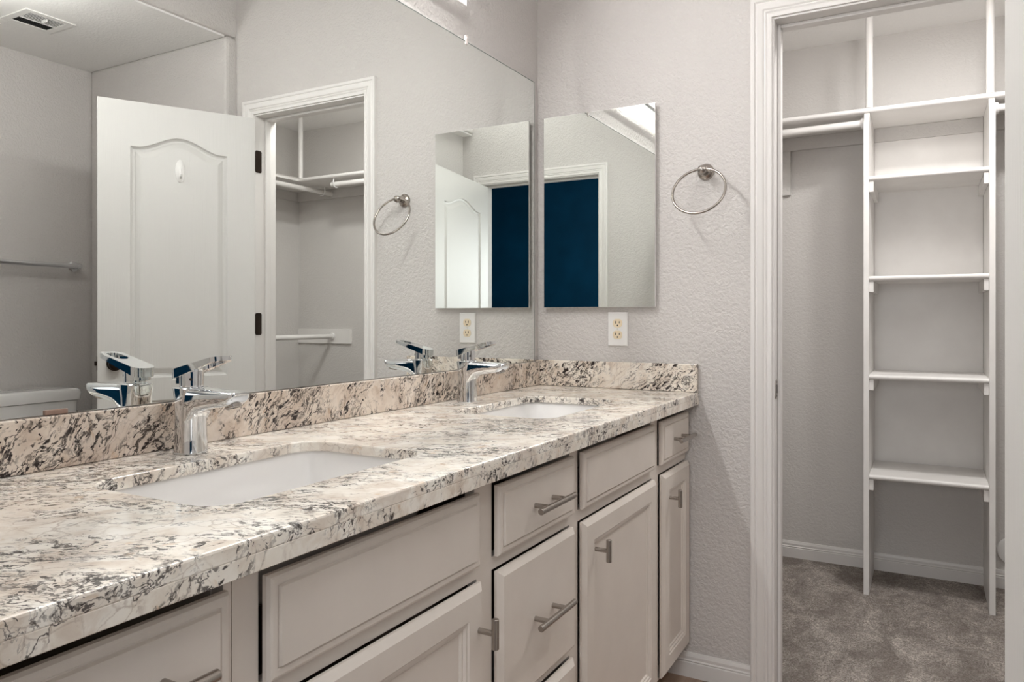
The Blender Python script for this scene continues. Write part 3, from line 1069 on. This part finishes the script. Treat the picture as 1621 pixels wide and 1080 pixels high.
ZV = HC - .008
vt = thing('ceiling_vent', (2.13, -0.57, ZV), 'square white air vent in the low alcove ceiling', 'vent')
bm = bmesh.new()
x0, x1, y0, y1 = 2.03, 2.232, -0.672, -0.466
wi = .030
for q in ((x0, x1, y0, y0 + wi), (x0, x1, y1 - wi, y1), (x0, x0 + wi, y0 + wi, y1 - wi), (x1 - wi, x1, y0 + wi, y1 - wi), (2.134, 2.142, y0 + wi, y1 - wi)):
    box(bm, *q, ZV - .006, ZV - .0006, .0015)
obj('frame', bm, 'vent_white', vt)
bm = bmesh.new()
box(bm, x0 + wi - .002, x1 - wi + .002, y0 + wi - .002, y1 - wi + .002, ZV - .0013, ZV - .0007)
obj('backing', bm, 'vent_dark', vt)
for half, (xa, xb, ang) in enumerate(((x0 + wi, 2.134, 1), (2.142, x1 - wi, -1))):
    bm = bmesh.new()
    n = 6
    for k in range(n):
        xm = xa + (xb - xa) * (k + .5) / n
        if ang > 0:
            box(bm, xm - .0016, xm + .0016, y0 + wi, y1 - wi, ZV - .006, ZV - .0048)
        else:
            dx = .0055
            quad(bm, (xm - dx, y0 + wi, ZV - .0062), (xm + dx, y0 + wi, ZV - .0015), (xm + dx, y1 - wi, ZV - .0015), (xm - dx, y1 - wi, ZV - .0062))
    obj('louvers', bm, 'vent_white', vt)
bm = bmesh.new()
box(bm, 2.07, 2.105, -0.571, -0.564, ZV - .016, ZV - .005, .001)
obj('damper_lever', bm, 'vent_white', vt)

# ------------------------------------------------------------------ closet fittings
def nosed(bm, x0, x1, yf, yb, z1, tk=.020):
    """shelf board with a rounded front edge toward -y"""
    pr_ = [(yb, z1), (yb, z1 - tk), (yf + tk / 2, z1 - tk)]
    for k in range(1, 8):
        a = math.radians(-90 - 180 * k / 8)
        pr_.append((yf + tk / 2 + tk / 2 * math.cos(a), z1 - tk / 2 + tk / 2 * math.sin(a)))
    pr_.append((yf + tk / 2, z1))
    loft(bm, [[(x, y, z) for y, z in pr_] for x in (x0, x1)])


ZS = 2.037
tw = thing('shelf_tower', (1.22, 1.22, 0.004), 'tall white open shelf tower in the closet with four shelves', 'shelving')
PXL, PXR = (0.988, 1.009), (1.430, 1.451)
for xa, xb in (PXL, PXR):
    bm = bmesh.new()
    prof = [(1.04, .004), (YC - .0215, .004), (YC - .0215, ZS - .022), (1.088, ZS - .022), (1.04, 1.955)]
    loft(bm, [[(xa, y, z) for y, z in prof], [(xb, y, z) for y, z in prof]])
    obj('side_panel', bm, 'closet_white', tw, bevel=.0015)
bm = bmesh.new()
box(bm, PXL[1] + .0006, PXR[0] - .0006, YC - .010, YC - .0008, .49, 1.9525)
obj('back_panel', bm, 'closet_white', tw)
for z in (1.742, 1.327, .919, .505):
    bm = bmesh.new()
    nosed(bm, PXL[1] + .0006, PXR[0] - .0006, 1.036, YC - .0215, z)
    sh = obj('shelf', bm, 'closet_white', tw, smooth=40)
    for xa, xb in ((PXL[1] + .0006, PXL[1] + .017), (PXR[0] - .017, PXR[0] - .0006)):
        bm = bmesh.new()
        box(bm, xa, xb, 1.046, YC - .014, z - .0655, z - .0206, .001)
        obj('cleat', bm, 'closet_white', sh)

bm = bmesh.new()
nosed(bm, 0.452, XF - .012, 1.078, YC - .002, ZS, .022)
single('wall_shelf', bm, 'closet_white', 'long white closet shelf resting on top of the shelf tower', 'shelf', 'high closet shelves', loc=(1.2, 1.25, ZS), smooth=40)
bm = bmesh.new()
nosed(bm, 0.125, 1.0772, -(2.265), -(XF - .012), ZS, .022)
bmesh.ops.transform(bm, matrix=Matrix(((0, -1, 0, 0), (1, 0, 0, 0), (0, 0, 1, 0), (0, 0, 0, 1))), verts=bm.verts)
single('wall_shelf', bm, 'closet_white', 'white shelf on the right closet wall, seen only in the mirror', 'shelf', 'high closet shelves', loc=(2.43, 0.6, ZS), smooth=40)

for px, lab in ((1.007, 'white pole from shelf to closet ceiling above the left tower panel'), (1.437, 'white pole from shelf to closet ceiling above the right tower panel'), (2.262, 'white pole at the inner shelf corner, seen in the mirror')):
    bm = bmesh.new()
    cyl(bm, (px, 1.098, ZS + .0005), (px, 1.098, HC - .0005), .0145, seg=20)
    single('support_pole', bm, 'closet_white', lab, 'pole', 'closet poles', loc=(px, 1.098, ZS), smooth=40)

# boards fixed under the shelf
bm = bmesh.new()
box(bm, 0.452, PXL[0] - .0005, YC - .020, YC - .0005, 1.953, ZS - .0225, .001)
box(bm, 0.452, 0.648, YC - .020, YC - .0005, 1.742, 1.9525, .001)
single('mounting_board', bm, 'closet_paint', 'white backing board left of the tower, stepped down in the corner', 'board', loc=(.7, YC - .006, 1.74))
bm = bmesh.new()
box(bm, PXR[1] + .0005, XF - .012, YC - .020, YC - .0005, 1.953, ZS - .0225, .001)
single('mounting_board', bm, 'closet_paint', 'long white backing board under the shelf right of the tower', 'board', loc=(2.0, YC - .006, 1.953))
bm = bmesh.new()
box(bm, PXL[1] + .0005, PXR[0] - .0005, YC - .020, YC - .0005, 1.953, ZS - .0225, .001)
single('mounting_board', bm, 'closet_paint', 'white backing board inside the tower above its top shelf', 'board', loc=(1.22, YC - .006, 1.953))
bm = bmesh.new()
box(bm, XF - .0225, XF - .0105, 0.13, YC - .0215, 1.953, ZS - .0225, .001)
single('mounting_board', bm, 'closet_paint', 'white backing board under the shelf on the right closet wall', 'board', loc=(XF - .015, .7, 1.953))
bm = bmesh.new()
box(bm, 2.113, XF - .0115, YC - .013, YC - .0005, 0.982, 1.078, .001)
single('mounting_board', bm, 'closet_white', 'short white board carrying the lower clothes rod', 'board', loc=(2.35, YC - .006, .98))


def socket(bm, c_, ax, r=.024, h=.014):
    lathe(bm, [(0, r), (h * .6, r), (h, r * .86), (h, r * .72)], c_, ax, 20)


def rod(p0, p1, label, ends, r=.0155):
    p0, p1 = Vector(p0), Vector(p1)
    t_ = thing('clothes_rod', (p0 + p1) / 2, label, 'clothes rod', 'closet rods')
    bm = bmesh.new()
    cyl(bm, p0, p1, r, seg=20)
    obj('rod', bm, 'closet_white', t_, smooth=40)
    d = (p1 - p0).normalized()
    for e in ends:
        bm = bmesh.new()
        if e == 0:
            socket(bm, p0, d)
        else:
            socket(bm, p1, -d)
        obj('rod_socket', bm, 'white_plastic', t_, smooth=35)
    return t_


ZR = 1.981
rod((0.4515, 1.12, ZR - .004), (PXL[0] - .0008, 1.12, ZR), 'white clothes rod under the shelf left of the tower', (0, 1))
r2 = rod((PXR[1] + .0008, 1.12, ZR), (2.02, 1.12, ZR), 'white clothes rod under the shelf right of the tower', (0,))
rod((2.275, 0.125, ZR), (2.275, YC - .0127, ZR), 'upper clothes rod along the right closet wall', ())
rod((2.270, 0.125, 1.030), (2.270, YC - .0135, 1.030), 'lower clothes rod near waist height in the closet', (1,))
# shelf and rod brackets
for (bx, by, ang, lab) in ((1.985, 1.12, 0, 'white shelf bracket holding the end of the right-hand rod'), (2.275, 1.30, 90, 'white hooked bracket by the closet corner')):
    bm = bmesh.new()
    tube(bm, [(0, .0, .0335 + .000), (0, -.0225, .030), (0, -.027, .008), (0, -.022, -.012), (0, -.008, -.0215), (0, .008, -.0205), (0, .020, -.009), (0, .0225, .004)], .004)
    tube(bm, [(0, -.01, .0335), (0, .10, .0335)], .0035)
    M_ = Matrix.Translation((bx, by, ZR)) @ Matrix.Rotation(math.radians(-ang), 4, 'Z')
    bmesh.ops.transform(bm, matrix=M_, verts=bm.verts)
    single('rod_bracket', bm, 'white_plastic', lab, 'bracket', 'rod brackets', loc=(bx, by, ZR), smooth=50)

bm = bmesh.new()
lathe(bm, [(.0004, .058), (.006, .058), (.010, .055), (.0125, .040), (.0135, .001)], (1.536, YC, .166), (0, -1, 0), 40)
single('wall_plate', bm, 'white_plastic', 'round white wall plate low down behind the right tower panel', 'wall plate', loc=(1.536, YC, .166), smooth=35)
